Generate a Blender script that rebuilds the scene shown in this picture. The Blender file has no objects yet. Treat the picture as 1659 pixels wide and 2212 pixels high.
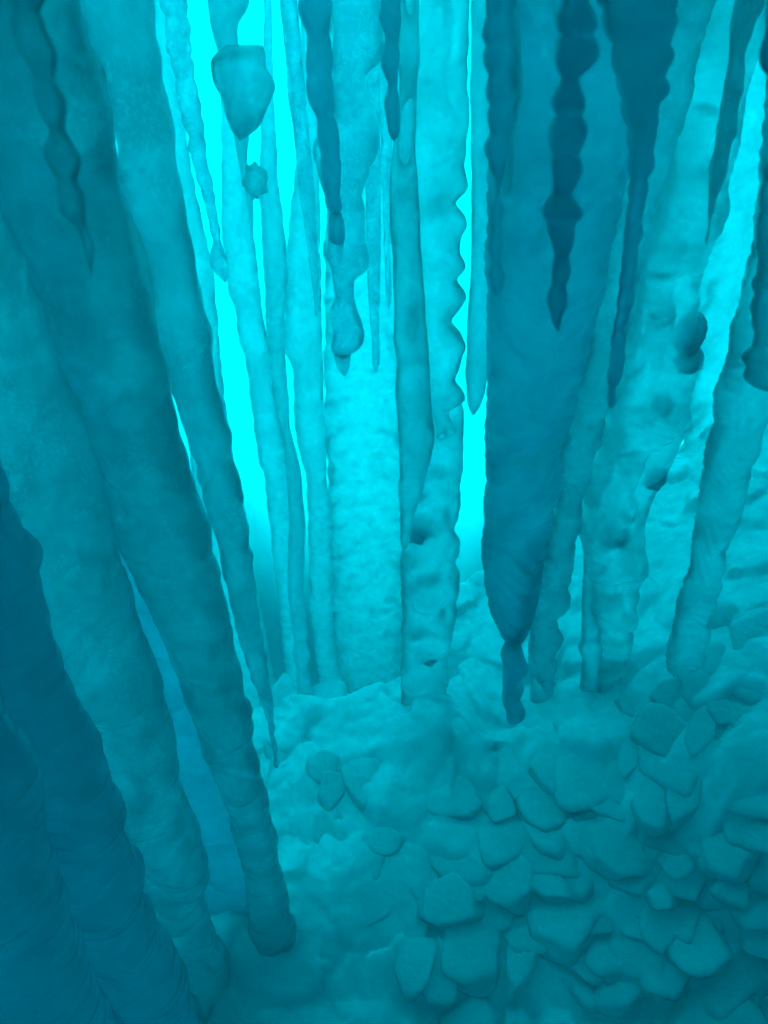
import bpy, bmesh, math, random
import numpy as np
from mathutils import Vector, noise

random.seed(7)
S = 1.5                                   # metres per layout unit
scene = bpy.context.scene
HAZE = 0.075
col = scene.collection
R = math.radians

# ------------------------------------------------------------------ camera
FPX, W0, H0 = 1670.0, 1659.0, 2212.0      # layout frame the outlines were measured in
PITCH = 37.0                              # degrees below the horizon
cam_d = bpy.data.cameras.new('camera')
cam = bpy.data.objects.new('camera', cam_d)
col.objects.link(cam)
cam.location = (0, 0, 0)
cam.rotation_euler = (R(90 - PITCH), 0, 0)
cam_d.sensor_fit = 'VERTICAL'
cam_d.sensor_height = 24.0
cam_d.lens = 24.0 * FPX / H0
cam_d.clip_start = 0.01
cam_d.clip_end = 500
cam_d.dof.use_dof = True
cam_d.dof.focus_distance = 1.45 * S
cam_d.dof.aperture_fstop = 2.8
scene.camera = cam

# ------------------------------------------------------------------ world, sun, exposure
world = bpy.data.worlds.new('World')
scene.world = world
world.use_nodes = True
wn = world.node_tree
wn.nodes.clear()
sky = wn.nodes.new('ShaderNodeTexSky')
sky.sky_type = 'NISHITA'
sky.sun_disc = False
sky.sun_elevation = R(34)
sky.sun_rotation = R(4)
bg = wn.nodes.new('ShaderNodeBackground')
bg.inputs['Strength'].default_value = 0.10
wo = wn.nodes.new('ShaderNodeOutputWorld')
wn.links.new(sky.outputs[0], bg.inputs[0])
wn.links.new(bg.outputs[0], wo.inputs[0])

sun_d = bpy.data.lights.new('sun', 'SUN')
sun_d.energy = 5.0
sun_d.angle = R(30)
sun_d.color = (1.0, 0.97, 0.92)
sun = bpy.data.objects.new('sun', sun_d)
sun.rotation_euler = (R(-56), 0, R(-4))   # sunlight comes through the curtain towards the camera
col.objects.link(sun)

scene.view_settings.view_transform = 'Standard'
scene.view_settings.look = 'None'
scene.view_settings.gamma = 1
scene.view_settings.exposure = 3.3
cy = scene.cycles
cy.max_bounces = 28
cy.diffuse_bounces = 28
cy.glossy_bounces = 3
cy.transmission_bounces = 12
cy.volume_bounces = 4
cy.use_denoising = True
cy.denoiser = 'OPENIMAGEDENOISE'
cy.caustics_reflective = False
cy.caustics_refractive = True
cy.sample_clamp_indirect = 6.0
cy.use_adaptive_sampling = False

# ------------------------------------------------------------------ helpers
def zrow(v, Y):
    "height of image row v on the upright plane at distance Y"
    return -Y * math.tan(R(PITCH) + math.atan((v - H0 / 2) / FPX))

def ray(u, v):
    p = R(PITCH)
    dx, dv = (u - W0 / 2) / FPX, (v - H0 / 2) / FPX
    return Vector((dx, math.cos(p) - dv * math.sin(p), -math.sin(p) - dv * math.cos(p)))

def at(u, v, Y):
    d = ray(u, v)
    return d * (Y / d.y)

def tag(o, label=None, cat=None, group=None, kind=None):
    if label: o['label'] = label
    if cat: o['category'] = cat
    if group: o['group'] = group
    if kind: o['kind'] = kind
    return o

def link_mesh(name, verts, faces, mat, parent=None, smooth=True):
    me = bpy.data.meshes.new(name)
    me.from_pydata(verts, [], faces)
    me.update()
    if smooth:
        me.polygons.foreach_set('use_smooth', [True] * len(me.polygons))
    me.materials.append(mat)
    o = bpy.data.objects.new(name, me)
    col.objects.link(o)
    if parent: o.parent = parent
    return o
# ------------------------------------------------------------------ ice materials
def ice(name, g, b, cloud=0.1, speck=0.0, rough=0.2, scale=1.0, bump=0.25, stretch=0.3, tr=0.6, clear=0.0):
    """milky ice: light passes through it diffusely; cloudy streaks, fine frozen bubbles (speck), a wet sheen"""
    m = bpy.data.materials.new(name)
    m.use_nodes = True
    nt = m.node_tree
    N = nt.nodes; L = nt.links
    N.remove(N['Principled BSDF'])
    out = N['Material Output']
    def nz(sc, det, vec, rgh=.6):
        n = N.new('ShaderNodeTexNoise'); n.inputs['Scale'].default_value = sc
        n.inputs['Detail'].default_value = det; n.inputs['Roughness'].default_value = rgh
        L.new(vec, n.inputs['Vector']); return n.outputs[0]
    def rng(src, a, b_, c, d):
        r = N.new('ShaderNodeMapRange'); r.interpolation_type = 'SMOOTHSTEP'
        for k, v in zip(('From Min', 'From Max', 'To Min', 'To Max'), (a, b_, c, d)): r.inputs[k].default_value = v
        L.new(src, r.inputs['Value']); return r.outputs[0]
    def mth(op, x, y):
        q = N.new('ShaderNodeMath'); q.operation = op
        for i, s_ in enumerate((x, y)):
            if isinstance(s_, (int, float)): q.inputs[i].default_value = s_
            else: L.new(s_, q.inputs[i])
        return q.outputs[0]
    tc = N.new('ShaderNodeTexCoord')
    mp = N.new('ShaderNodeMapping'); mp.inputs['Scale'].default_value = (1, 1, stretch)
    L.new(tc.outputs['Object'], mp.inputs[0])
    cl = rng(nz(7 * scale, 6, mp.outputs[0]), .32, .68, 1 - cloud, 1.0)
    c2 = rng(nz(26 * scale, 3, tc.outputs['Object']), .35, .7, 1 - cloud * .45, 1.0)
    f = mth('MULTIPLY', cl, c2)
    patch = rng(nz(9 * scale, 2, tc.outputs['Object']), .47, .60, 0, 1)
    fine = nz(150, 3, tc.outputs['Object'], .7)
    if speck:
        sp = mth('MULTIPLY', rng(fine, .50, .62, 0, speck), patch)
        f = mth('ADD', f, mth('MULTIPLY', mth('SUBTRACT', sp, mth('MULTIPLY', patch, speck * .35)), .16))
        f = mth('MINIMUM', f, 1 / max(g, b) * .995)
    mul = N.new('ShaderNodeVectorMath'); mul.operation = 'SCALE'
    mul.inputs[0].default_value = (0.0, g, b)
    L.new(f, mul.inputs['Scale'])
    d = N.new('ShaderNodeBsdfDiffuse'); t = N.new('ShaderNodeBsdfTranslucent'); gl = N.new('ShaderNodeBsdfGlossy')
    gl.inputs['Roughness'].default_value = rough
    gl.inputs['Color'].default_value = (0.0, .9, .95, 1)
    L.new(mul.outputs[0], d.inputs[0]); L.new(mul.outputs[0], t.inputs[0])
    mx = N.new('ShaderNodeMixShader'); mx.inputs[0].default_value = tr
    L.new(d.outputs[0], mx.inputs[1]); L.new(t.outputs[0], mx.inputs[2])
    fr = N.new('ShaderNodeFresnel'); fr.inputs[0].default_value = 1.31
    m2 = N.new('ShaderNodeMixShader')
    L.new(fr.outputs[0], m2.inputs[0]); L.new(mx.outputs[0], m2.inputs[1]); L.new(gl.outputs[0], m2.inputs[2])
    h = nz(48 * scale, 4, tc.outputs['Object'])
    if speck: h = mth('ADD', h, mth('MULTIPLY', mth('MULTIPLY', fine, patch), speck * .9))
    bp = N.new('ShaderNodeBump'); bp.inputs['Strength'].default_value = bump
    bp.inputs['Distance'].default_value = .01
    L.new(h, bp.inputs['Height'])
    for q in (d, t, gl, fr): L.new(bp.outputs[0], q.inputs['Normal'])
    if clear:                                              # partly see-through: rough refraction
        rf = N.new('ShaderNodeBsdfRefraction'); rf.inputs['IOR'].default_value = 1.31
        rf.inputs['Roughness'].default_value = .22; rf.inputs['Color'].default_value = (0.0, .96, .985, 1)
        L.new(bp.outputs[0], rf.inputs['Normal'])
        m3 = N.new('ShaderNodeMixShader')
        fac = rng(nz(11 * scale, 3, tc.outputs['Object']), .38, .66, clear * .6, min(1, clear * 1.35))
        L.new(fac, m3.inputs[0]); L.new(mx.outputs[0], m3.inputs[1]); L.new(rf.outputs[0], m3.inputs[2])
        L.new(m3.outputs[0], m2.inputs[1])
    L.new(m2.outputs[0], out.inputs[0])
    return m
# ------------------------------------------------------------------ column and icicle builder
CEIL = 0.62          # underside of the ceiling, layout units above the eye

def interp(pts, v):
    return np.interp(v, [p[0] for p in pts], [p[1] for p in pts])

def smooth1(a, n):
    if n <= 0: return a
    k = np.exp(-0.5 * (np.arange(-3 * n, 3 * n + 1) / n) ** 2); k /= k.sum()
    return np.convolve(np.pad(a, 3 * n, mode='edge'), k, 'valid')

def edges_to_axis(left, right, Y, v1=None, down=None, dz=0.008, sm=1.0):
    """outline (image rows) -> axis height, centre, radius on the plane at distance Y"""
    v0 = min(left[0][0], right[0][0]); ve = max(left[-1][0], right[-1][0]) if v1 is None else v1
    vs = np.linspace(v0, ve, int((ve - v0) / 2) + 2)
    ul, ur = interp(left, vs), interp(right, vs)
    zs, xl, xr = [], [], []
    for v, a, b in zip(vs, ul, ur):
        pa, pb = at(a, v, Y), at(b, v, Y)
        zs.append(pa.z); xl.append(pa.x); xr.append(pb.x)
    zs, xl, xr = np.array(zs), np.array(xl), np.array(xr)
    zt, zb = zs[0], zs[-1]
    zz = np.arange(zb, zt, dz)[::-1]
    XL = np.interp(zz, zs[::-1], xl[::-1]); XR = np.interp(zz, zs[::-1], xr[::-1])
    return zz, XL, XR

def column(name, left, right, Y, mat, kd=0.8, top=None, down=None, amp=0.004, rib=0.0, ribf=26, lump=0.0,
           seed=0, nseg=40, dz=None, fine=1.0, dents=(), parent=None, tip=True, sm=1, bead=None, edge=None, grow=0.12, frontless=1.0):
    dz = .0036 * Y * fine
    zz, XL, XR = edges_to_axis(left, right, Y, dz=dz)
    if edge:                                                # fine scallops along both sides
        ea, el = edge
        e1 = np.array([noise.noise(Vector((seed, 11, q / el))) for q in zz]); e2 = np.array([noise.noise(Vector((seed, 23, q / el))) for q in zz])
        s1 = np.abs(np.sin(zz / el * 3.14 + 2.5 * e1)) ** .7 - .6; s2 = np.abs(np.sin(zz / el * 3.14 + 2 + 2.5 * e2)) ** .7 - .6
        XL = XL - ea * s1 * (.4 + np.abs(e2) * 1.6); XR = XR + ea * s2 * (.4 + np.abs(e1) * 1.6)
    XL, XR = smooth1(XL, sm), smooth1(XR, sm)
    c, r = (XL + XR) / 2, np.maximum((XR - XL) / 2, 0.0015)
    if bead:                                                # swollen rings, one below the other
        ba, bl = bead
        ph = seed * 1.3 + (zz[0] - zz) / bl * 6.283
        ph = ph + np.array([1.6 * noise.noise(Vector((seed, 1, q / bl * .55))) for q in zz])
        w = 1 + ba * (np.abs(np.sin(ph / 2)) ** .8 - .62) * np.array([.6 + 1.1 * abs(noise.noise(Vector((seed, 7, q / bl * .4)))) for q in zz])
        c = c + r * ba * .35 * np.array([noise.noise(Vector((seed, 3, q / bl * 1.2))) for q in zz])
        r = r * w
    if top is None: top = CEIL + 0.06
    if top > zz[0] + dz:                                    # the part above the picture, up to the ceiling
        up = np.arange(zz[0] + .012, top, .012)[::-1]
        t = (up - zz[0])
        slope = 0.0
        wob = np.array([noise.noise(Vector((seed * 3.1, 5.2, q * 7))) for q in up])
        rr = r[0] * (1 + grow * t / max(t.max(), .01) + 0.10 * wob * np.minimum(1, t * 8))
        cc = c[0] + 0.02 * wob * np.minimum(1, t * 8)
        zz = np.concatenate([up, zz]); r = np.concatenate([rr, r]); c = np.concatenate([cc, c])
    if down is not None and down < zz[-1]:                  # the part below, into the floor
        dn = np.arange(zz[-1] - .012, down, -.012)
        t = zz[-1] - dn
        r = np.concatenate([r, r[-1] * (1 + 0.15 * t / max(t.max(), .01))]); c = np.concatenate([c, np.full(len(dn), c[-1])])
        zz = np.concatenate([zz, dn])
    elif tip:                                               # rounded end
        n = min(len(r) - 1, max(3, int(r[-8:].mean() * 1.2 / dz)))
        q = np.linspace(0, 1, n)
        r[-n:] *= np.sqrt(np.clip(1 - q ** 2, 0, 1)) * 0.98 + 0.02
    nz = len(zz)
    x0, z0 = float(c.mean()), float(zz[-1])
    th = np.linspace(0, 2 * math.pi, nseg, endpoint=False)
    ct, st = np.cos(th), np.sin(th)
    verts = []
    for i in range(nz):
        z = zz[i]
        for k in range(nseg):
            ax, ay = ct[k], st[k]
            rad = r[i]
            f = abs(ay)
            P = Vector(((c[i] + rad * ax) , rad * ay * kd, z))
            d = amp * noise.fractal(P * 14 + Vector((seed, 0, 0)), 1.0, 2.0, 3) * (0.4 + f)
            if rib:
                ph = noise.noise(Vector((P.x * 9, P.y * 9 + seed, z * 6)))
                s = math.sin(z * ribf * 3.14 + 9 * ph + 1.6 * math.sin(th[k] * 2 + z * 3) + seed)
                d += rib * (abs(s) ** 0.7 - .5) * (0.35 + f) * (.25 + 1.5 * abs(noise.noise(Vector((P.x * 7 + seed, P.y * 7, z * 5)))))
            if lump:
                d += lump * noise.noise(Vector((P.x * 16, P.y * 16 + seed * 2.7, z * 13))) * f
            for (dx, dzz, dr, dd) in dents:
                if ay < 0:
                    q = ((P.x - dx) / dr) ** 2 + ((z - dzz) / (dr * .8)) ** 2
                    if q < 4: d -= dd * math.exp(-q)
            d = max(d, -rad * .7)
            verts.append(((c[i] - x0 + (rad + d) * ax) * S, (rad * kd + d) * ay * S, (z - z0) * S))
    faces = []
    for i in range(nz - 1):
        a, b = i * nseg, (i + 1) * nseg
        for k in range(nseg):
            k2 = (k + 1) % nseg
            faces.append((a + k, b + k, b + k2, a + k2))
    faces.append(tuple(range(nseg))[::-1])
    faces = [f[::-1] for f in faces]
    faces.append(tuple((nz - 1) * nseg + k for k in range(nseg))[::1])
    faces[-2] = tuple(range(nseg))
    me_o = link_mesh(name, verts, [f for f in faces], mat, parent)
    bm = bmesh.new(); bm.from_mesh(me_o.data); bmesh.ops.recalc_face_normals(bm, faces=bm.faces); bm.to_mesh(me_o.data); bm.free()
    me_o.location = Vector((x0, Y, z0)) * S if parent is None else Vector((x0, Y, z0)) * S - parent.location
    return me_o

def empty(name, u, v, Y):
    o = bpy.data.objects.new(name, None); col.objects.link(o)
    o.location = at(u, v, Y) * S
    return o

def blob(name, u0, u1, v0, v1, Y, mat, depth=0.6, facets=9, sharp=5, seed=1, tilt=None, lie=0.0, parent=None, res=4, noise_a=0.05, face=True):
    """a rounded, faceted lump of ice: a few soft planes meeting, seen as the box u0..u1, v0..v1"""
    rnd = random.Random(seed)
    c = at((u0 + u1) / 2, (v0 + v1) / 2, Y)
    pxs = c.length / math.hypot(FPX, math.hypot((u0 + u1) / 2 - W0 / 2, (v0 + v1) / 2 - H0 / 2))
    hw, hh = (u1 - u0) / 2 * pxs, (v1 - v0) / 2 * pxs
    hd = depth * min(hw, hh)
    bm = bmesh.new()
    bmesh.ops.create_icosphere(bm, subdivisions=res, radius=1)
    pl = []
    for k in range(facets):
        a = 6.283 * (k + rnd.uniform(-.3, .3)) / facets
        t = rnd.uniform(-.5, .2)
        pl.append((Vector((math.cos(a) * math.cos(t), math.sin(t), math.sin(a) * math.cos(t))), rnd.uniform(.78, 1.0)))
    pl.append((Vector((rnd.uniform(-.25, .25), -1, rnd.uniform(-.1, .3))).normalized(), rnd.uniform(.42, .6)))
    pl.append((Vector((rnd.uniform(-.2, .2), 1, 0)).normalized(), .9))
    P = []
    for vt in bm.verts:
        d = vt.co.normalized()
        acc = (1 / 1.25) ** sharp
        for n, h in pl:
            q = d.dot(n) / h
            if q > 0: acc += q ** sharp
        rr = acc ** (-1 / sharp)
        rr *= 1 + noise_a * noise.fractal(d * 1.8 + Vector((seed * 1.7, 0, 0)), 1, 2, 3)
        P.append(d * rr)
    xs = [p.x for p in P]; ws = [p.z for p in P]
    fx, fz = 2 / (max(xs) - min(xs)), 2 / (max(ws) - min(ws))
    ox, oz = (max(xs) + min(xs)) / 2, (max(ws) + min(ws)) / 2
    for vt, p in zip(bm.verts, P):
        vt.co = Vector(((p.x - ox) * fx * hw, p.y * hd, (p.z - oz) * fz * hh)) * S
    me = bpy.data.meshes.new(name); bm.to_mesh(me); bm.free()
    me.polygons.foreach_set('use_smooth', [True] * len(me.polygons))
    me.materials.append(mat)
    o = bpy.data.objects.new(name, me); col.objects.link(o)
    d = c.normalized()
    if tilt is None: tilt = math.asin(-d.z)
    # face the lump up the view slope by its own tilt
    o.rotation_euler = (-tilt - lie, rnd.uniform(-.08, .08), -math.atan2(d.x, d.y))
    o.location = c * S
    if parent:
        o.parent = parent; o.location = c * S - parent.location
    return o

M = {}
M['curtain'] = ice('curtain_ice', .60, .645, tr=.85, cloud=.10, bump=.3)
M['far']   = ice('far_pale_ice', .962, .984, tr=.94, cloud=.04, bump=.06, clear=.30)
M['clear'] = ice('clear_pale_ice', .86, .945, tr=.86, cloud=.08, scale=1.5, speck=1.0, bump=.45, clear=.5)
M['lobed'] = ice('lobed_clear_ice', .86, .94, tr=.86, cloud=.07, scale=1.3, speck=1.0, bump=.45, clear=.35)
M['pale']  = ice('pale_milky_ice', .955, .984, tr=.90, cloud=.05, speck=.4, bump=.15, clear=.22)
M['mid']   = ice('milky_ice', .92, .964, tr=.86, cloud=.08, speck=.3, bump=.15, clear=.22)
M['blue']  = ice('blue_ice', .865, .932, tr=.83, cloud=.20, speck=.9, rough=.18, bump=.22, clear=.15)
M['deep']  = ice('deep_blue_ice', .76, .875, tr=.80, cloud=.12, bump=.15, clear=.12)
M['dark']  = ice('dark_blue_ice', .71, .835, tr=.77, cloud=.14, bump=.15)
M['rock']  = ice('shell_ice', .74, .83, tr=.2, cloud=.1)
M['blocker']  = ice('blocker_white', .93, .95, tr=.0, cloud=.05)
M['wall']  = ice('thick_wall_ice', .5, .62, tr=.12, cloud=.1)
M['roof']  = ice('thin_roof_ice', .96, .98, tr=.9, cloud=.03)
M['floor'] = ice('floor_ice', .885, .94, tr=.34, cloud=.08, speck=.6, stretch=.8, bump=.3, rough=.13)
M['lump'] = ice('lump_ice', .91, .96, tr=.56, cloud=.07, speck=.6, stretch=.8, bump=.3, rough=.13, clear=.10)
M['thin_wall'] = ice('thin_wall_ice', .84, .91, tr=.45, cloud=.1)
M['dark_wall'] = ice('dark_wall_ice', .40, .50, tr=.1, cloud=.1)  # dark so the unseen right side passes little light to the floor
# ------------------------------------------------------------------ the cave itself and unseen pieces added to shape its light
def grid(name, nx, ny, fn, mat, thick=None):
    verts = [tuple(Vector(fn(i / (nx - 1), j / (ny - 1))) * S) for j in range(ny) for i in range(nx)]
    faces = [(j * nx + i, j * nx + i + 1, (j + 1) * nx + i + 1, (j + 1) * nx + i) for j in range(ny - 1) for i in range(nx - 1)]
    o = link_mesh(name, verts, faces, mat)
    if thick:
        md = o.modifiers.new('solid', 'SOLIDIFY'); md.thickness = thick * S; md.offset = 0
    return o

def lerp(a, b, t): return a + (b - a) * t

YC = 3.2
def curtain(s, t):
    x = lerp(-2.9, 2.9, s); z = lerp(-5.2, 1.3, t)
    y = YC + .10 * noise.noise(Vector((x * 2.2, 3, z * .25))) + .05 * noise.noise(Vector((x * 6, 1, z * .7))) + .25 * (x * x / 8)
    y -= .22 * (t - .5)
    return (x, y, z)
tag(grid('frozen_curtain', 130, 90, curtain, M['curtain'], .05), kind='structure')

def blocker_bank(s, t):
    x = lerp(-6, 6, s); y = lerp(YC + .75, YC + 7, t)
    z = -5.0 + 3.4 * min(1, max(0, t * 8)) ** .7 + .15 * noise.noise(Vector((x, y, 2)))
    return (x, y, z)
tag(grid('light_blocker_bank', 50, 40, blocker_bank, M['blocker']), kind='structure')  # unseen bank outside, added to shade the lower part of the curtain

def thin_roof(s, t):
    x = lerp(-3.0, 3.0, s); y = lerp(.55, YC + .4, t)
    return (x, y, CEIL + .04 + .10 * noise.noise(Vector((x * 2, y * 2, 0))) + .03 * noise.noise(Vector((x * 7, y * 7, 0))))
tag(grid('thin_ice_roof', 90, 50, thin_roof, M['roof'], .03), kind='structure')  # unseen roof, made thin to let top light onto the far columns
tag(grid('light_blocker_roof', 40, 40, lambda s, t: (lerp(.35, 3.0, s), lerp(.5, 1.2 + .4 * min(1, max(0, s * 2.65 - .45) / .25), t), CEIL - .05 + .06 * noise.noise(Vector((s * 4, t * 4, 9)))), M['wall'], .1), kind='structure')  # unseen slab added to block light from the lower right floor
def ceiling(x0, x1):
    def f(s, t):
        x = lerp(x0, x1, s); y = lerp(-1.6, .6, t)
        return (x, y, CEIL + .10 * noise.noise(Vector((x * 2, y * 2, 0))) + .03 * noise.noise(Vector((x * 7, y * 7, 0))))
    return f
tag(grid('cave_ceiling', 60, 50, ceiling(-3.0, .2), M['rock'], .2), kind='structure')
tag(grid('cave_ceiling', 60, 50, ceiling(.203, 3.0), M['dark_wall'], .2), kind='structure')  # unseen right half split off and darkened to dim the lower right
def wallfn(sx):
    def f(s, t):
        y = lerp(-1.6, YC + .4, s); z = lerp(-5.2, .9, t)
        return (sx * (2.6 + .25 * noise.noise(Vector((y * 1.5, z * 1.5, sx)))), y, z)
    return f
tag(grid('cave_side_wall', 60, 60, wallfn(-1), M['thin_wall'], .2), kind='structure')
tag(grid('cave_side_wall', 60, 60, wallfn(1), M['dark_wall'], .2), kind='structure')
tag(grid('cave_rear_wall', 60, 60, lambda s, t: (lerp(-3, 3, s), -1.5 + .2 * noise.noise(Vector((s * 5, t * 5, 0))), lerp(-5.2, .9, t)), M['wall'], .2), kind='structure')

# floor: a mound of ice that falls off behind a ridge
def floor_z(x, y):
    z = np.interp(y, [-1.6, .2, .72, .92, 1.18, 1.4, 1.65, 2.3], [-2.15, -2.1, -2.03, -1.87, -1.72, -1.665, -1.59, -1.6])
    q = min(1, max(0, (y - .68) / .42)); z += .60 * max(0, x - .36) ** 1.1 * q * q * (3 - 2 * q)
    z -= .12 * max(0, -x - .2)
    ridge = np.interp(x, [-1.5, -.5, -.28, -.1, .1, .2, .5, 2], [1.2, 1.22, 1.33, 1.32, 1.4, 1.65, 1.9, 2.1])
    if y > ridge:
        q = min(1.0, (y - ridge) / .30)
        z -= 2.8 * q * q * (3 - 2 * q)
    return float(z)

rl = random.Random(5)
cells = []
for k in range(2600):
    y = rl.uniform(-.3, 3.0); x = rl.uniform(-1.4, 1.9)
    cells.append((x, y, rl.uniform(.05, .11), rl.uniform(.75, 1.35), rl.uniform(0, 3.14), rl.uniform(.0, .05), rl.uniform(-.3, .3), rl.uniform(-.45, .2), rl.choice([4, 6, 9])))
from mathutils import kdtree
kd = kdtree.KDTree(len(cells))
for i, c_ in enumerate(cells): kd.insert((c_[0], c_[1], 0), i)
kd.balance()
FEET = [(at(640, 2090, .80), .20, .07), (at(470, 1960, .76), .13, .15), (at(935, 1610, 1.22), .10, .10)]
def floor_h(x, y):
    z = floor_z(x, y) + .015
    for p_, r_, h_ in FEET:                                # ice piled round the feet of the standing columns
        z += h_ * math.exp(-((x - p_.x) ** 2 + (y - p_.y) ** 2) / r_ ** 2)
    if -1.3 < x < 1.8 and -.2 < y < 2.9:
        px = x + .018 * noise.noise(Vector((x * 14, y * 14, 1))); py = y + .018 * noise.noise(Vector((x * 14, y * 14, 7)))
        # fused, flat-topped lumps: soft maximum of the plates around this point
        acc = 1.0
        for (c0, i, d) in kd.find_n((px, py, 0), 9):
            cx_, cy_, R_, an, ro, off, tx, ty, pw = cells[i]
            dx, dy = px - cx_, py - cy_
            a, b = dx * math.cos(ro) + dy * math.sin(ro), -dx * math.sin(ro) + dy * math.cos(ro)
            q = ((a * an) ** 2 + (b / an) ** 2) ** .5 / R_
            if q < 1.6:
                h = off + .022 * (1 - q ** pw) + tx * dx + ty * dy
                acc += math.exp(h / .002)
        z += .002 * math.log(acc)
        # the smoother, drift-like part at the lower left of the mound
        z += .006 * noise.fractal(Vector((x * 22, y * 22, 0)), 1, 2, 3)
    else:
        z += .03 * noise.fractal(Vector((x * 6, y * 6, 0)), 1, 2, 3)
    return z
def axis_pts(lo, hi, a, b, coarse, fine):
    return list(np.arange(lo, a, coarse)) + list(np.arange(a, b, fine)) + list(np.arange(b, hi + coarse, coarse))
GX = axis_pts(-2.8, 2.8, -.75, 1.25, .06, .0045)
GY = axis_pts(-1.6, 3.5, .45, 2.15, .06, .0045)
fl = grid('ice_floor', len(GX), len(GY), lambda s, t: (GX[round(s * (len(GX) - 1))], GY[round(t * (len(GY) - 1))], floor_h(GX[round(s * (len(GX) - 1))], GY[round(t * (len(GY) - 1))])), M['floor'])
tag(fl, kind='structure')

if HAZE:
    bm = bmesh.new(); bmesh.ops.create_cube(bm, size=1)
    me = bpy.data.meshes.new('haze'); bm.to_mesh(me); bm.free()
    hz = bpy.data.objects.new('haze', me); col.objects.link(hz)
    hz.scale = Vector((6.6, 5.7, 7.4)) * S; hz.location = Vector((0, 1.0, -2.2)) * S
    m = bpy.data.materials.new('haze'); m.use_nodes = True; nt = m.node_tree; nt.nodes.remove(nt.nodes['Principled BSDF'])
    v = nt.nodes.new('ShaderNodeVolumePrincipled'); v.inputs['Color'].default_value = (0.0, .78, .82, 1); v.inputs['Density'].default_value = HAZE
    nt.links.new(v.outputs[0], nt.nodes['Material Output'].inputs['Volume'])
    me.materials.append(m)
    tag(hz, kind='stuff')
# ------------------------------------------------------------------ columns and icicles (outlines as image rows)
def thing(o, label, cat, group=None): return tag(o, label, cat, group)

# far pale columns
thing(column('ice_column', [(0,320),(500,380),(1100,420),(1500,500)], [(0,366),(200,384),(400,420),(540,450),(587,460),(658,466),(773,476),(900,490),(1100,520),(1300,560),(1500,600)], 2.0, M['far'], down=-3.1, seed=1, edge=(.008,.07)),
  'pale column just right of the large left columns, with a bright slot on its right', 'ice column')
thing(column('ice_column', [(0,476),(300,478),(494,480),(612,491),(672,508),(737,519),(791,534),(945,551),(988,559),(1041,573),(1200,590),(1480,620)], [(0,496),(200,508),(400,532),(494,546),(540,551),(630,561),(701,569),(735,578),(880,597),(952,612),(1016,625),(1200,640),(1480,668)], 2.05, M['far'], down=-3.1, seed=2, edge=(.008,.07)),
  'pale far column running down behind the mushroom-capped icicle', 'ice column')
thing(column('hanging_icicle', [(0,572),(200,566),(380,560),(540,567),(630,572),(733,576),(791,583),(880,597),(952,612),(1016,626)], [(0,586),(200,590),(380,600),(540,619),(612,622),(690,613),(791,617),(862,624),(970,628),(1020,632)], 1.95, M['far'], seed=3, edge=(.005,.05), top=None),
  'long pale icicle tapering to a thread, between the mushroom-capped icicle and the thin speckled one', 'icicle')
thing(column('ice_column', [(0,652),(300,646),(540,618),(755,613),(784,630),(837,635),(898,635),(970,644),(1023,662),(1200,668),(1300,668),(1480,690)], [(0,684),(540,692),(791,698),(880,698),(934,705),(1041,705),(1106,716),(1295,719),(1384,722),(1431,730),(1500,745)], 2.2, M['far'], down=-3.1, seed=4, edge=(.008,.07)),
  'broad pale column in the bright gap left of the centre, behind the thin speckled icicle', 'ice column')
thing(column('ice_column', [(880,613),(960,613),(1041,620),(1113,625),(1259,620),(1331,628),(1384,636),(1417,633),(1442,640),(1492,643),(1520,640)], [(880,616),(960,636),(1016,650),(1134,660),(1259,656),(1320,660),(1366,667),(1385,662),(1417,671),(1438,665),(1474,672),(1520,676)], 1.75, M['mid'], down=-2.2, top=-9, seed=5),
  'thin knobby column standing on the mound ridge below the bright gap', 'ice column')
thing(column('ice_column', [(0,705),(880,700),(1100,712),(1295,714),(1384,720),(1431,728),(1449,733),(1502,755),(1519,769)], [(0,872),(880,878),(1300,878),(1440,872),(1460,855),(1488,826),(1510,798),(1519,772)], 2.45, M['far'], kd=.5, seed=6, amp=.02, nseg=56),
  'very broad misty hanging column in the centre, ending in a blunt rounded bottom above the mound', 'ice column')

# bright centre icicles
thing(column('hanging_icicle', [(0,342),(47,358),(104,358),(155,378),(197,381),(251,390),(297,408),(317,404),(356,419),(385,423),(412,433),(465,448),(503,455),(523,462),(540,455),(555,449),(577,456),(590,466),(611,485)],
  [(0,401),(47,406),(104,412),(155,418),(197,428),(251,438),(297,444),(317,444),(356,447),(385,459),(412,462),(465,469),(503,478),(523,476),(540,484),(555,490),(577,495),(595,494),(611,488)], 1.5, M['clear'], seed=7, bead=(.2,.03), kd=.8),
  'slender slanting icicle beside the left columns, ending in a teardrop knob', 'icicle')
e = empty('mushroom_icicle', 500, 0, 1.45)
thing(e, 'icicle with a broad mushroom-like cap halfway down and a spiky side knob', 'icicle')
column('shaft', [(0,448),(50,457),(79,462),(120,470),(200,488),(260,500),(304,507),(340,512),(390,523),(428,533),(465,537),(496,541)],
  [(0,541),(30,530),(50,512),(79,512),(120,520),(200,540),(260,540),(304,537),(340,534),(390,538),(428,547),(465,548),(490,548),(496,546)], 1.45, M['mid'], seed=8, parent=e)
column('cap', [(97,500),(106,475),(118,460),(129,453),(148,453),(182,462),(211,480),(243,487),(279,501),(304,512)],
  [(97,560),(101,568),(112,572),(129,573),(148,569),(156,580),(170,590),(188,595),(200,592),(211,587),(243,573),(279,559),(304,520)], 1.43, M['mid'], top=-1, kd=.55, seed=9, parent=e, lump=.02, amp=.006)
blob('side_knob', 522, 579, 352, 430, 1.44, M['mid'], depth=.6, facets=5, sharp=6, seed=5, parent=e, res=4, noise_a=.45)
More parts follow.
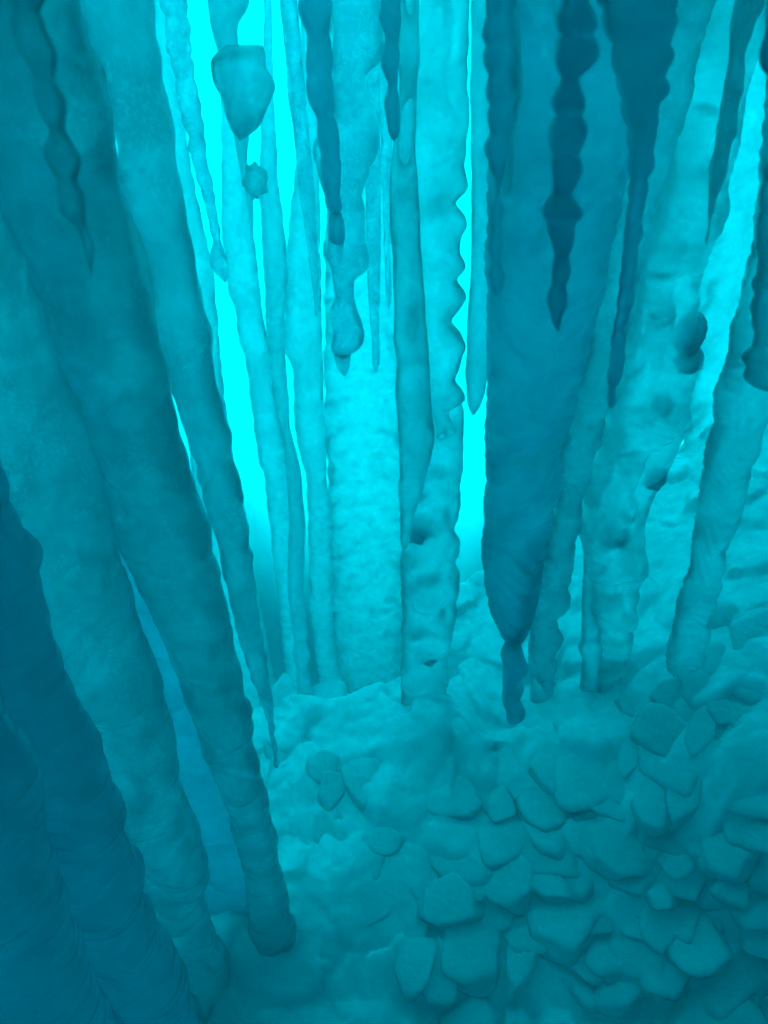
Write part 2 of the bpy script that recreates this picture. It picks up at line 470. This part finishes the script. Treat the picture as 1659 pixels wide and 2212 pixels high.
thing(column('hanging_icicle', [(0,603),(107,615),(215,624),(322,637),(415,647),(483,658),(573,669),(602,672),(619,674),(647,678),(682,681)],
  [(0,644),(107,651),(215,660),(322,672),(415,680),(483,683),(573,689),(602,689),(619,685),(647,687),(682,684)], 1.6, M['clear'], seed=11, amp=.006),
  'long thin speckled icicle tapering to a needle in the brightest gap', 'icicle')
e = empty('lobed_icicle', 750, 0, 1.3)
thing(e, 'widest clear icicle in the bright centre, pinched into rounded lobes with a glassy nipple tip', 'icicle')
column('body', [(0,714),(54,715),(86,719),(145,720),(165,720),(229,718),(280,700),(295,684),(311,678),(342,678),(380,688),(419,700),(444,710),(501,712),(528,708),(555,705),(577,712),(593,716),(607,719),(644,726),(675,715),(701,719),(726,722),(745,714),(757,716),(772,724)],
  [(0,819),(54,826),(86,830),(120,826),(145,818),(152,795),(165,790),(197,787),(215,790),(229,798),(258,814),(294,818),(342,812),(380,798),(419,780),(444,787),(465,791),(501,787),(528,791),(555,796),(577,796),(593,784),(604,764),(644,764),(675,775),(701,783),(726,790),(745,784),(757,772),(772,754)], 1.3, M['lobed'], seed=12, bead=(.06,.06), kd=.55, parent=e, lump=.015, nseg=48, amp=.006)
column('glassy_tip', [(760,722),(780,724),(795,729),(805,735),(813,742)], [(760,757),(780,757),(795,755),(805,752),(813,746)], 1.3, M['clear'], top=-1, seed=13, parent=e)
thing(column('hanging_icicle', [(100,785),(146,787),(400,790),(600,793),(683,798),(726,803),(766,803),(790,805),(803,811)],
  [(100,820),(146,820),(400,823),(600,822),(683,819),(726,819),(766,821),(790,820),(803,813)], 1.6, M['clear'], seed=14, amp=.004),
  'straight narrow icicle right of the lobed one, with a small crystal tip', 'icicle')
thing(column('hanging_icicle', [(200,818),(300,822),(540,830),(612,832),(640,835),(669,839)],
  [(200,846),(300,847),(540,843),(612,844),(640,844),(669,841)], 1.72, M['clear'], seed=15, amp=.004),
  'short faint icicle tight against the broad central column', 'icicle')
e = empty('knobbed_icicle', 680, 0, 1.0)
thing(e, 'dark near icicle with swollen segments, hanging in front of the lobed clear icicle', 'icicle')
column('body', [(0,647),(32,647),(72,662),(100,664),(143,660),(180,660),(222,667),(260,685),(304,687),(354,694),(401,696),(440,701),(461,715)],
  [(0,717),(32,715),(72,714),(100,717),(143,719),(180,721),(222,721),(260,726),(304,733),(354,737),(401,735),(440,739),(461,738)], 1.0, M['deep'], seed=16, bead=(.22,.042), parent=e)
column('bead', [(455,718),(461,715),(482,708),(510,708),(529,719)], [(455,736),(461,738),(482,744),(510,746),(529,744)], 1.0, M['deep'], top=-1, seed=17, parent=e)
column('glassy_tip', [(520,720),(529,720),(548,723),(560,728),(570,731)], [(520,743),(529,743),(548,739),(560,738),(570,736)], 1.0, M['clear'], top=-1, seed=18, parent=e)
thing(column('hanging_icicle', [(0,819),(43,819),(60,826),(79,833),(100,826),(122,823),(152,826),(181,839),(197,834),(215,830),(251,834),(279,837),(294,841),(304,846)],
  [(0,871),(43,868),(79,863),(122,864),(152,859),(181,859),(197,861),(215,862),(251,864),(279,864),(294,860),(304,855)], 1.02, M['deep'], seed=19, bead=(.25,.04)),
  'short dark icicle of stacked swellings at the top centre, above the bright arch', 'icicle')

# broad central columns
thing(column('ice_column', [(0,864),(215,862),(322,848),(412,841),(490,843),(594,850),(683,852),(737,850),(791,857),(844,852),(898,857),(950,862),(1080,866),(1180,872)],
  [(0,905),(340,898),(448,904),(594,914),(700,922),(791,927),(900,934),(940,938),(1000,930),(1060,912),(1120,892),(1180,878)], 1.12, M['pale'], kd=.35, seed=20, fine=1.3, amp=.006, lump=.012),
  'smooth flat-faced column forming the left side of the central bundle', 'ice column')
thing(column('bulging_icicle', [(0,868),(300,868),(600,890),(800,905),(930,925),(951,935)],
  [(0,1010),(215,1010),(322,1008),(358,998),(375,1008),(394,1013),(412,1008),(440,984),(455,1000),(476,1009),(498,1008),(515,996),(548,990),(560,1002),(573,1007),(590,1003),(604,982),(620,998),(640,1007),(662,1004),(680,985),(694,966),(708,985),(726,1000),(744,1005),(775,1000),(800,990),(823,977),(838,998),(855,1005),(868,1000),(880,970),(905,970),(918,978),(930,986),(945,984),(951,965)], 1.19, M['far'], kd=.4, seed=21, edge=(.008,.05), fine=1.3, amp=.006, lump=.02, nseg=64),
  'wide milky icicle of the central bundle with big rounded bulges down its right side', 'icicle')
D = []
for (u, v, r_, d_) in [(905,955,.028,.03),(900,1060,.03,.03),(905,1130,.036,.035),(882,1198,.012,.012),(930,1245,.025,.03),(895,1268,.02,.02),(950,1320,.018,.02),(905,1360,.03,.02),(920,1410,.03,.03),(915,1500,.04,.03)]:
    p_ = at(u, v, 1.24); D.append((p_.x, p_.z, r_, d_ * .35))
cb = column('ice_column', [(800,930),(860,890),(898,866),(970,864),(1077,866),(1180,864),(1241,866),(1313,869),(1402,869),(1452,866),(1545,868),(1674,866)],
  [(800,940),(850,985),(880,1002),(940,1000),(1005,1000),(1048,991),(1070,996),(1094,996),(1120,990),(1144,975),(1160,990),(1180,995),(1200,990),(1214,977),(1230,990),(1241,993),(1270,993),(1288,990),(1300,986),(1327,988),(1350,980),(1420,968),(1500,965),(1560,985),(1674,1004)], 1.30, M['pale'], kd=.45, seed=22, fine=1.3, top=-9, down=-2.1, amp=.008, lump=.026, edge=(.006,.03),  nseg=72)
thing(cb, 'bumpy pitted column in the centre standing on the mound, scalloped on its right edge', 'ice column')
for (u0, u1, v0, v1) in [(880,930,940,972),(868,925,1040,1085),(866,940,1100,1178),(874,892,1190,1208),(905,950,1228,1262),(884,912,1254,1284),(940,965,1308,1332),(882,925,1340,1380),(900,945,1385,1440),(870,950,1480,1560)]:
    blob('inner_shade_blob', u0, u1, v0, v1, 1.298, M['deep'], depth=.2, facets=4, sharp=4, seed=int(u0 + v0), parent=cb, res=4, noise_a=.45)  # hidden dark blobs added inside so the pits show darker
thing(column('hanging_icicle', [(0,1018),(540,1018),(719,1009),(808,1005),(855,1009),(880,1014),(894,1020)],
  [(0,1058),(400,1060),(719,1058),(808,1055),(855,1046),(880,1034),(894,1024)], 1.25, M['mid'], seed=23, amp=.006, lump=.01),
  'straight pale icicle between the bulging icicle and the dark column, with a ragged tip', 'icicle')

# the dark group right of the centre
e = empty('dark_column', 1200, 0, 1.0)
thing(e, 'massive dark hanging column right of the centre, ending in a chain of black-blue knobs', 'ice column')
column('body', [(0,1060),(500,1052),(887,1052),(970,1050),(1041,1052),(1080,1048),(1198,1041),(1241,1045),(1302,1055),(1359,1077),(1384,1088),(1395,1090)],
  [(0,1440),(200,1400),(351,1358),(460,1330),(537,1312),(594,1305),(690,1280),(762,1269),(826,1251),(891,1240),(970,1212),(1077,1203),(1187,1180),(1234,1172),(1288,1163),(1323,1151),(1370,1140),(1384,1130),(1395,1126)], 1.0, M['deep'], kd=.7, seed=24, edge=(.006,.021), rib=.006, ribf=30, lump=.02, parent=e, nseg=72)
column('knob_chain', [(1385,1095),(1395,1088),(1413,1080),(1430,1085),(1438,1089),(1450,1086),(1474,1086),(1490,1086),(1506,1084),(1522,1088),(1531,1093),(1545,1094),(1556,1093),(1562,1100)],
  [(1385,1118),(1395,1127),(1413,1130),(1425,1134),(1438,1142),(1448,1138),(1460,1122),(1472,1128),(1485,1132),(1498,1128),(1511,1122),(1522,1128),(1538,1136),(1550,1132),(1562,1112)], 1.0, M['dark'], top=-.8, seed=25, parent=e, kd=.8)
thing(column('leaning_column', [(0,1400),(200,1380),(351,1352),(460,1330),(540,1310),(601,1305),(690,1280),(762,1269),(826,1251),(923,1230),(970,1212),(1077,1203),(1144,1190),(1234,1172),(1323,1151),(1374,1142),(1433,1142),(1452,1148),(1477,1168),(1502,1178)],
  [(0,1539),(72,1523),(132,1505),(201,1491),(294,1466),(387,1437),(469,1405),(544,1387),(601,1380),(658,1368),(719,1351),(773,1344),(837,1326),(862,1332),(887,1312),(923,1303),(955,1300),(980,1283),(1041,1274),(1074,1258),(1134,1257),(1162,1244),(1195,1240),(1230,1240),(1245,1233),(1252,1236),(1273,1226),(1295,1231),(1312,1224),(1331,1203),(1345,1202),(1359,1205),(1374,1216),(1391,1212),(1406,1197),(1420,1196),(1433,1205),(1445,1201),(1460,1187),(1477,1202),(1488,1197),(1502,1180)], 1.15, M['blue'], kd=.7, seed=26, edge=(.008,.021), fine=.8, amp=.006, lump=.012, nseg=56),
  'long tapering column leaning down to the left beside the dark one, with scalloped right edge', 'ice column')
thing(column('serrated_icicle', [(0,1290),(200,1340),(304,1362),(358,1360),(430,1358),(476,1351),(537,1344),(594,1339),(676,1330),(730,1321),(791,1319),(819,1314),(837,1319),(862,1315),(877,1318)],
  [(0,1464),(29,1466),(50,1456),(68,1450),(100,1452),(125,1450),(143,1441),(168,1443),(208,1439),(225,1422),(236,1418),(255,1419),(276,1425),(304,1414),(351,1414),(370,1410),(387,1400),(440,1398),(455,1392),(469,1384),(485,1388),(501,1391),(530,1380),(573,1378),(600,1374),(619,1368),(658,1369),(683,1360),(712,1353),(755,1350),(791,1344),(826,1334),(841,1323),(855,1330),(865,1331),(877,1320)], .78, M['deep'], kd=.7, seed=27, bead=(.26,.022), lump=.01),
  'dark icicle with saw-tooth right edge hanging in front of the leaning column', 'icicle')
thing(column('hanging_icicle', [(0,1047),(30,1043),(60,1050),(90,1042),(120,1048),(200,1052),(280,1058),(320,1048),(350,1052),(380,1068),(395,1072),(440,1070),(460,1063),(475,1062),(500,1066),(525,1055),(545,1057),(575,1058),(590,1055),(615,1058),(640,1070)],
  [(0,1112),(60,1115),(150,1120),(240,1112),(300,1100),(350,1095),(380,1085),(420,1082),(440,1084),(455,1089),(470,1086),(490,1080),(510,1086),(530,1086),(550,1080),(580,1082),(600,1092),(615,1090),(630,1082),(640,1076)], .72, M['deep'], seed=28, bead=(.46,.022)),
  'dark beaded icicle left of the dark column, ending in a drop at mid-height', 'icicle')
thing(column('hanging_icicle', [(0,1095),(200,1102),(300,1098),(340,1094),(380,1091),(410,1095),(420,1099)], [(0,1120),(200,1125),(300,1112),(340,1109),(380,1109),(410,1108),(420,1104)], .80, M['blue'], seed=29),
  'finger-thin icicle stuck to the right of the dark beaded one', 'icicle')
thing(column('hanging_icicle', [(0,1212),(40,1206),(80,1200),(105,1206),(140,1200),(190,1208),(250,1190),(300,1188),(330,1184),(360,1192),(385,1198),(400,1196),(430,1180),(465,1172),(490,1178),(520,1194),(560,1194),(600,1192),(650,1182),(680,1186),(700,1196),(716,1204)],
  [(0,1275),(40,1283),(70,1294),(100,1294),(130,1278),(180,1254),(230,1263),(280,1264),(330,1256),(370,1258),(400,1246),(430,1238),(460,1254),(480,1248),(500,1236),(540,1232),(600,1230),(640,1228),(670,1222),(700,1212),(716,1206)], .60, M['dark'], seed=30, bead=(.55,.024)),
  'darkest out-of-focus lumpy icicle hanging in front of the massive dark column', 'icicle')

# right-hand columns
r2 = thing(column('ice_column', [(0,1470),(340,1440),(540,1380),(719,1340),(900,1290),(1000,1270),(1134,1252),(1223,1268),(1300,1276),(1345,1282),(1356,1290),(1438,1290),(1492,1285),(1720,1278)],
  [(0,1640),(300,1600),(440,1560),(540,1534),(590,1506),(620,1500),(650,1507),(676,1502),(700,1506),(744,1509),(760,1520),(773,1523),(790,1520),(805,1509),(837,1498),(852,1486),(898,1482),(945,1470),(1000,1450),(1080,1410),(1144,1389),(1187,1393),(1212,1399),(1252,1391),(1270,1380),(1288,1382),(1310,1372),(1323,1376),(1345,1378),(1366,1366),(1376,1370),(1388,1359),(1402,1360),(1415,1352),(1424,1344),(1434,1350),(1445,1354),(1457,1346),(1467,1337),(1480,1342),(1490,1338),(1500,1344),(1506,1346),(1518,1342),(1528,1333),(1538,1318),(1553,1346),(1567,1335),(1592,1342),(1610,1339),(1720,1336)], 1.30, M['pale'], kd=.6, seed=31, rib=.005, ribf=34, edge=(.006,.02), lump=.045, down=-2.1, nseg=96),
  'wide bright flowstone-like column right of the leaning one, covered in bulges and scalloped down its right side', 'ice column')
for (u0, u1, v0, v1, yy) in [(1452,1524,668,775,1.27),(1446,1515,740,806,1.25),(1410,1450,850,905,1.235),(1392,1440,1000,1060,1.26),(1300,1360,1120,1180,1.25)]:
    blob('knob', u0, u1, v0, v1, 1.288, M['deep'], depth=.3, facets=6, sharp=3.5, seed=int(u0), parent=r2, res=4, noise_a=.2)  # dark blobs added unseen inside the column, showing as soft dark spots
thing(column('ice_column', [(1160,1262),(1205,1260),(1331,1257),(1384,1255),(1395,1248),(1405,1250),(1420,1258),(1474,1255),(1528,1249),(1600,1240),(1700,1236)],
  [(1160,1284),(1205,1285),(1300,1296),(1440,1300),(1700,1290)], 1.30, M['mid'], seed=32, down=-2.1, lump=.008, kd=.7),
  'slim straight column in front of the left foot of the ribbed column', 'ice column')
thing(column('ice_column', [(1000,1195),(1300,1150),(1500,1146),(1720,1140)], [(1000,1235),(1300,1200),(1500,1196),(1560,1194),(1720,1186)], 1.32, M['mid'], seed=33, down=-2.2, top=-.7, kd=.7),
  'pale smooth column whose foot shows between the black-blue knobs and the leaning column tip', 'ice column')
thing(column('hanging_icicle', [(0,1591),(54,1581),(125,1573),(179,1566),(251,1556),(304,1548),(358,1538),(390,1532),(412,1536),(448,1530),(501,1527),(518,1523),(528,1523)],
  [(0,1652),(30,1640),(57,1629),(100,1613),(125,1609),(197,1606),(215,1593),(236,1594),(269,1588),(290,1589),(312,1577),(340,1572),(376,1570),(397,1556),(433,1545),(473,1538),(508,1531),(518,1534),(528,1532)], 1.0, M['blue'], seed=35, edge=(.004,.03)),
  'blue icicle at upper right thinning to a thread with a hanging water drop', 'icicle')
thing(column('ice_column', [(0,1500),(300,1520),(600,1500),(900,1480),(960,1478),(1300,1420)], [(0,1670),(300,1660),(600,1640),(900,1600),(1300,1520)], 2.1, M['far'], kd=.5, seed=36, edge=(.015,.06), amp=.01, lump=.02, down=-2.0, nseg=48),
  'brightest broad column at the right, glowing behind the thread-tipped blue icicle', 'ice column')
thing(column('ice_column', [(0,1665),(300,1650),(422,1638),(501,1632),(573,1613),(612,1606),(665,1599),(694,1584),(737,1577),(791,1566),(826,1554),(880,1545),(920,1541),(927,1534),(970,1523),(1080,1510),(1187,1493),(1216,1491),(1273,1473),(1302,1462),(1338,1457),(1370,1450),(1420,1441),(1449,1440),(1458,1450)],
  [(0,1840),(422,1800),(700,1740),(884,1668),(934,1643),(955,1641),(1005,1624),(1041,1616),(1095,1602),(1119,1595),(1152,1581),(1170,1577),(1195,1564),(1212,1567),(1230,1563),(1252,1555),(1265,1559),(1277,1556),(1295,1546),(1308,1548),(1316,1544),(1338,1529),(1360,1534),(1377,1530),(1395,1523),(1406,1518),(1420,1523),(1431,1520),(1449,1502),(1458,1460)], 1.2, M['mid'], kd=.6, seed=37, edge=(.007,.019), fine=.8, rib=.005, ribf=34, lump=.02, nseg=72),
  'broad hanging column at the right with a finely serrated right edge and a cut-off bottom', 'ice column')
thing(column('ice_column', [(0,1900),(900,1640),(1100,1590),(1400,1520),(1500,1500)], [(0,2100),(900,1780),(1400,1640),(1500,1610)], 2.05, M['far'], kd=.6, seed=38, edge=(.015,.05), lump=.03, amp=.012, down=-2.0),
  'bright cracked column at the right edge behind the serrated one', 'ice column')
thing(column('hanging_icicle', [(0,1660),(60,1655),(90,1644),(122,1640),(150,1642),(160,1648),(166,1656)], [(0,1720),(60,1715),(122,1700),(150,1690),(160,1675),(166,1662)], .6, M['dark'], seed=40, bead=(.2,.03)),
  'near-black blunt icicle tip cut by the right edge at the top', 'icicle')
thing(column('hanging_icicle', [(0,1690),(300,1660),(540,1633),(612,1627),(680,1626),(708,1625),(751,1620),(762,1608),(769,1605),(780,1608),(791,1611),(823,1609),(838,1614),(847,1640)], [(0,1800),(540,1740),(708,1720),(823,1710),(847,1690)], .85, M['blue'], seed=41, edge=(.008,.03), lump=.01, kd=.7),
  'blue blunt-ended icicle at the right edge, broadening just above its flat bottom', 'icicle')

# the large left columns
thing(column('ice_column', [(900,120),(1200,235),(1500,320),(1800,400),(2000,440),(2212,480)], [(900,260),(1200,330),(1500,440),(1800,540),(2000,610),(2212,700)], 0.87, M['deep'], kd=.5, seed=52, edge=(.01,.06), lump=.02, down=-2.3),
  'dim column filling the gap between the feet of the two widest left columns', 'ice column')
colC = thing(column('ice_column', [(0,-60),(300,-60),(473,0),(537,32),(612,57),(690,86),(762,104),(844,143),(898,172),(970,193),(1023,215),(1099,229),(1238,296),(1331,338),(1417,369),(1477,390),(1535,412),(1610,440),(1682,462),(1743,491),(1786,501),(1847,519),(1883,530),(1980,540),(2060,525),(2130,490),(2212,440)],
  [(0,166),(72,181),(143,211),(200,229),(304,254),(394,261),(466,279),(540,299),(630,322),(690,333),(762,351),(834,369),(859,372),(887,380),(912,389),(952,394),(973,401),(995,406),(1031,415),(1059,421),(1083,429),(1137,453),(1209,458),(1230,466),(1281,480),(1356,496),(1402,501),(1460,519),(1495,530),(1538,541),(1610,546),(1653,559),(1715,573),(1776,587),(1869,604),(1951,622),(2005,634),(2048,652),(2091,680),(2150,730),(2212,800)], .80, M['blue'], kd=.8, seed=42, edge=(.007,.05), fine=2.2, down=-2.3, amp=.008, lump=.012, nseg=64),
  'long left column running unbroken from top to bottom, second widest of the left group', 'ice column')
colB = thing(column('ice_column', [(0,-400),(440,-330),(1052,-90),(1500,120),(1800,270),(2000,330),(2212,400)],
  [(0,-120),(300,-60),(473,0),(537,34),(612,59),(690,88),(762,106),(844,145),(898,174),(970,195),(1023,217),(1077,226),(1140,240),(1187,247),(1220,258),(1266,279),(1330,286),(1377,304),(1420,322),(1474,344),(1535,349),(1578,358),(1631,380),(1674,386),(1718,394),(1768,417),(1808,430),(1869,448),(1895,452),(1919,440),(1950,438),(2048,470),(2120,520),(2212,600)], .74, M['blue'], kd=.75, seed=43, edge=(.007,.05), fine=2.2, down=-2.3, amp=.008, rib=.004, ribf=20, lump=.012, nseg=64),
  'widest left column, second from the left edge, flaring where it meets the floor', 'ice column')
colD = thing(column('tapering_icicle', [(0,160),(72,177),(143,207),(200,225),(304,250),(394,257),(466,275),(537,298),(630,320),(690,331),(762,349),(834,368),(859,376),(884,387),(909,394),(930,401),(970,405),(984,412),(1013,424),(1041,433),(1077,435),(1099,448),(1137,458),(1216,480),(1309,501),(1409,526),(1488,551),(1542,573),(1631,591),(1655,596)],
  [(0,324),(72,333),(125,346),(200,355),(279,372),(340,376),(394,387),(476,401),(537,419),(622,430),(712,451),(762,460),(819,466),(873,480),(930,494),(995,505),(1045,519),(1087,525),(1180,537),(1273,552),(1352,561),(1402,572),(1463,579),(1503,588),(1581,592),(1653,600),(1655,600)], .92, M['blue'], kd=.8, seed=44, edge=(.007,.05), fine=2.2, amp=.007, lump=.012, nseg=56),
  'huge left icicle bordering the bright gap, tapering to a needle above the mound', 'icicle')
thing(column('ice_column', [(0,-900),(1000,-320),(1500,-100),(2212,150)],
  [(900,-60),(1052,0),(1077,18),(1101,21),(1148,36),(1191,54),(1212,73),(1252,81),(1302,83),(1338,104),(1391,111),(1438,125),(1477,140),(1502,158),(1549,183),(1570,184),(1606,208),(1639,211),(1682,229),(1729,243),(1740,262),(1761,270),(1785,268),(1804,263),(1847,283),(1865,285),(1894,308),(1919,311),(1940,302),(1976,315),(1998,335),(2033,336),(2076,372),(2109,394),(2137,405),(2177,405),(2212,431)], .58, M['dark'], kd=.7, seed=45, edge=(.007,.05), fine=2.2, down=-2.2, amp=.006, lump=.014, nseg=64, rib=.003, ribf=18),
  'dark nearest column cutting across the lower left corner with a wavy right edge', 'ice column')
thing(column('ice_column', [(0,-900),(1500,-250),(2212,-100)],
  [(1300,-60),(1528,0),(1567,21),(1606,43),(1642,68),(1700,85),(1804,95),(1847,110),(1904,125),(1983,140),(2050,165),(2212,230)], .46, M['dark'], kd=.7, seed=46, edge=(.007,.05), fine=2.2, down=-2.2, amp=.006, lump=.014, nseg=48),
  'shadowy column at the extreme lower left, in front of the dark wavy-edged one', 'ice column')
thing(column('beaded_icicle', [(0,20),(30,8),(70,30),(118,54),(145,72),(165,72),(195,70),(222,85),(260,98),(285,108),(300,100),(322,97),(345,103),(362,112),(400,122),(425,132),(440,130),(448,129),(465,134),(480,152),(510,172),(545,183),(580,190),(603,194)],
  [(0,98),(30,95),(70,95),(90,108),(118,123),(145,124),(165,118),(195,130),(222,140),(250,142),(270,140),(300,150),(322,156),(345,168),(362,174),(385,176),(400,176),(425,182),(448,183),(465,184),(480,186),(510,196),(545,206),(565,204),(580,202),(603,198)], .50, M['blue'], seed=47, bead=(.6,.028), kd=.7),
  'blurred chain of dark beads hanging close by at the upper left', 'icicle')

bpy.context.view_layer.update()

# ------------------------------------------------------------------ ice lumps of the mound
def floor_Y(u, v):
    lo, hi = .3, 3.0
    d = ray(u, v)
    Y = .3
    while Y < 3.0:
        p = d * (Y / d.y)
        if p.z < floor_z(p.x, p.y): return Y
        Y += .01
    return 1.8
HERO = [
 (689,748,1672,1750,'small squarish ice lump between two larger round ones, left on the mound'),
 (737,828,1632,1750,'large round-shouldered ice lump at the left top of the mound'),
 (662,728,1625,1700,'rounded ice lump just below the ridge, leftmost of the top row'),
 (860,1038,1655,1765,'biggest domed ice lump, at the foot of the pitted central column'),
 (1048,1109,1702,1781,'upright block lump right of the biggest dome'),
 (1104,1233,1707,1795,'wide flat-bottomed slab lump below the leaning column tip'),
 (1151,1250,1610,1713,'bright-edged block under the tip of the leaning column'),
 (1373,1491,1531,1642,'large rounded dark block beside the foot of the ribbed column'),
 (1340,1380,1580,1680,'narrow upright piece wedged between the ribbed column and the dark block'),
 (1466,1599,1388,1538,'tall pale fin-shaped slab with a pointed lower corner, at the right'),
 (1407,1491,1451,1545,'pale lump under the cut-off bottom of the broad right column'),
 (1334,1407,1506,1545,'small pale cap-shaped lump touching the ribbed column'),
 (1582,1690,1315,1438,'dim slab high on the right edge of the mound'),
 (1491,1538,1510,1646,'narrow dark slab standing right of the large dark block'),
 (1251,1377,1700,1767,'broad flat lump below the foot of the ribbed column'),
 (1369,1448,1697,1797,'square-cornered dark slab right of the broad flat lump'),
 (1445,1505,1654,1793,'tall dark tongue-shaped slab hanging at the right of the mound'),
 (1248,1409,1786,1895,'broad egg-shaped lump in the dim right part of the mound'),
 (1072,1273,1793,1887,'long glistening lump left of the egg-shaped one'),
 (1140,1230,1887,1940,'small rounded lump tucked under the long glistening one'),
 (1094,1155,1994,2155,'long drooping tongue of ice at the bottom of the mound'),
 (852,938,2033,2153,'pointed lump like a tooth near the bottom centre'),
 (934,1077,1994,2130,'wide slab with a wavy lower rim near the bottom centre'),
 (758,880,1790,1847,'lump with a bright left corner in the middle of the mound'),
 (662,758,1740,1845,'pale broad plate below the small squarish lump'),
 (898,1041,1894,2000,'sloping plate with a dark notch at its left, mid mound'),
 (1041,1150,1826,1958,'ragged-bottomed plate below the long glistening lump'),
 (1420,1570,1976,2094,'wide dim slab in the dark lower right corner'),
 (1398,1459,1910,1965,'small dim ice lump directly below the broad egg-shaped one'),
 (712,776,1847,1926,'down-pointing petal of ice left of centre on the mound'),
 (608,680,1818,1933,'petal-shaped plate beside the long left column, on the mound'),
 (580,640,1462,1640,'curved pale fin rising behind the needle tip of the huge left icicle'),
 (672,745,1470,1530,'low pale lump in the dark hollow under the knobby thin column'),
]
SHORT = ['squarish lump', 'round-shouldered lump', 'leftmost ridge lump', 'biggest dome', 'upright block', 'wide flat-bottomed slab', 'bright-edged block', 'large dark block', 'narrow wedged piece', 'tall fin-shaped slab', 'pale lump under the right column', 'small cap-shaped lump', 'dim slab at the right edge', 'narrow dark slab', 'broad flat lump', 'square-cornered slab', 'tongue-shaped slab', 'egg-shaped lump', 'long glistening lump', 'small tucked-under lump', 'drooping tongue', 'pointed tooth-like lump', 'wavy-rimmed slab', 'bright-cornered lump', 'pale broad plate', 'notched sloping plate', 'ragged-bottomed plate', 'wide dim corner slab', 'small dim lump', 'down-pointing petal', 'petal-shaped plate', 'curved pale fin', 'low pale lump']
for i, (u0, u1, v0, v1, lab) in enumerate(HERO):
    Yc = floor_Y((u0 + u1) / 2, (v0 + v1) / 2) - .038
    if i == 31: Yc = 1.3
    o = blob('ice_lump', u0 - 6, u1 + 6, v0 - 6, v1 + 4, Yc, M['lump'], lie=.12 if i != 31 else 0, depth=.65, facets=5 + i % 3, sharp=15, seed=100 + i, res=5, noise_a=.06)
    thing(o, lab, 'ice lump', 'ice lumps of the mound')

# the smaller lumps that fill the mound between the big ones
rnd = random.Random(11)
taken = [((h[0] + h[1]) / 2, (h[2] + h[3]) / 2, (h[1] - h[0]) / 2, (h[3] - h[2]) / 2) for h in HERO]
nf = 0
def mound_top(u):
    return np.interp(u, [560, 600, 700, 860, 960, 1040, 1150, 1300, 1400, 1560, 1660], [1700, 1560, 1540, 1560, 1400, 1340, 1560, 1560, 1480, 1360, 1300])
def mound_left(v):
    return np.interp(v, [1500, 1700, 1900, 2050, 2212], [600, 590, 640, 800, 860])
for k in range(6000):
    u = rnd.uniform(560, 1680); v = rnd.uniform(1330, 2260)
    if v < mound_top(u) or u < mound_left(v): continue
    w = rnd.uniform(30, 80) * (1 + max(0, v - 1500) / 1500); h = w * rnd.uniform(.8, 1.4)
    if any(abs(u - a) < (w + c) * .38 and abs(v - b) < (h + d) * .38 for a, b, c, d in taken): continue
    taken.append((u, v, w, h))
    Yc = floor_Y(min(1700, u), min(v, 2300)) + rnd.uniform(-.038, -.008)
    o = blob('ice_lump', u - w, u + w, v - h, v + h, Yc, M['lump'], lie=rnd.uniform(0, .3), depth=.45, facets=rnd.choice([4, 5, 5, 6]), sharp=rnd.choice([12, 16, 20]), seed=300 + k, res=4, noise_a=.07)
    nf += 1
    j = min(range(len(HERO)), key=lambda q: ((HERO[q][0] + HERO[q][1]) / 2 - u) ** 2 + ((HERO[q][2] + HERO[q][3]) / 2 - v) ** 2)
    du, dv = u - (HERO[j][0] + HERO[j][1]) / 2, v - (HERO[j][2] + HERO[j][3]) / 2
    side = ('right of' if du > 0 else 'left of') if abs(du) > abs(dv) else ('below' if dv > 0 else 'above')
    size = 'little' if w < 42 else ('medium' if w < 66 else 'large')
    shape = 'upright' if h > w * 1.15 else ('flat' if h < w * .9 else 'angular')
    thing(o, '%s %s ice lump just %s the %s' % (size, shape, side, SHORT[j]), 'ice lump', 'ice lumps of the mound')
print('fillers', nf)

same = {}
for o in col.objects:
    if o.get('label') and o.get('category') == 'ice lump': same.setdefault(o['label'], []).append(o)
words = ['first', 'second', 'third', 'fourth', 'fifth', 'sixth']
for lab, os_ in same.items():
    if len(os_) > 1:
        os_.sort(key=lambda o: o.location.x / max(.2, o.location.length))
        for k, o in enumerate(os_): o['label'] = lab + ', %s from left' % words[min(k, 5)]

for o in col.objects:
    if len(o.get('label', 'a b c d').split()) > 16: print('LONG', o['label'])
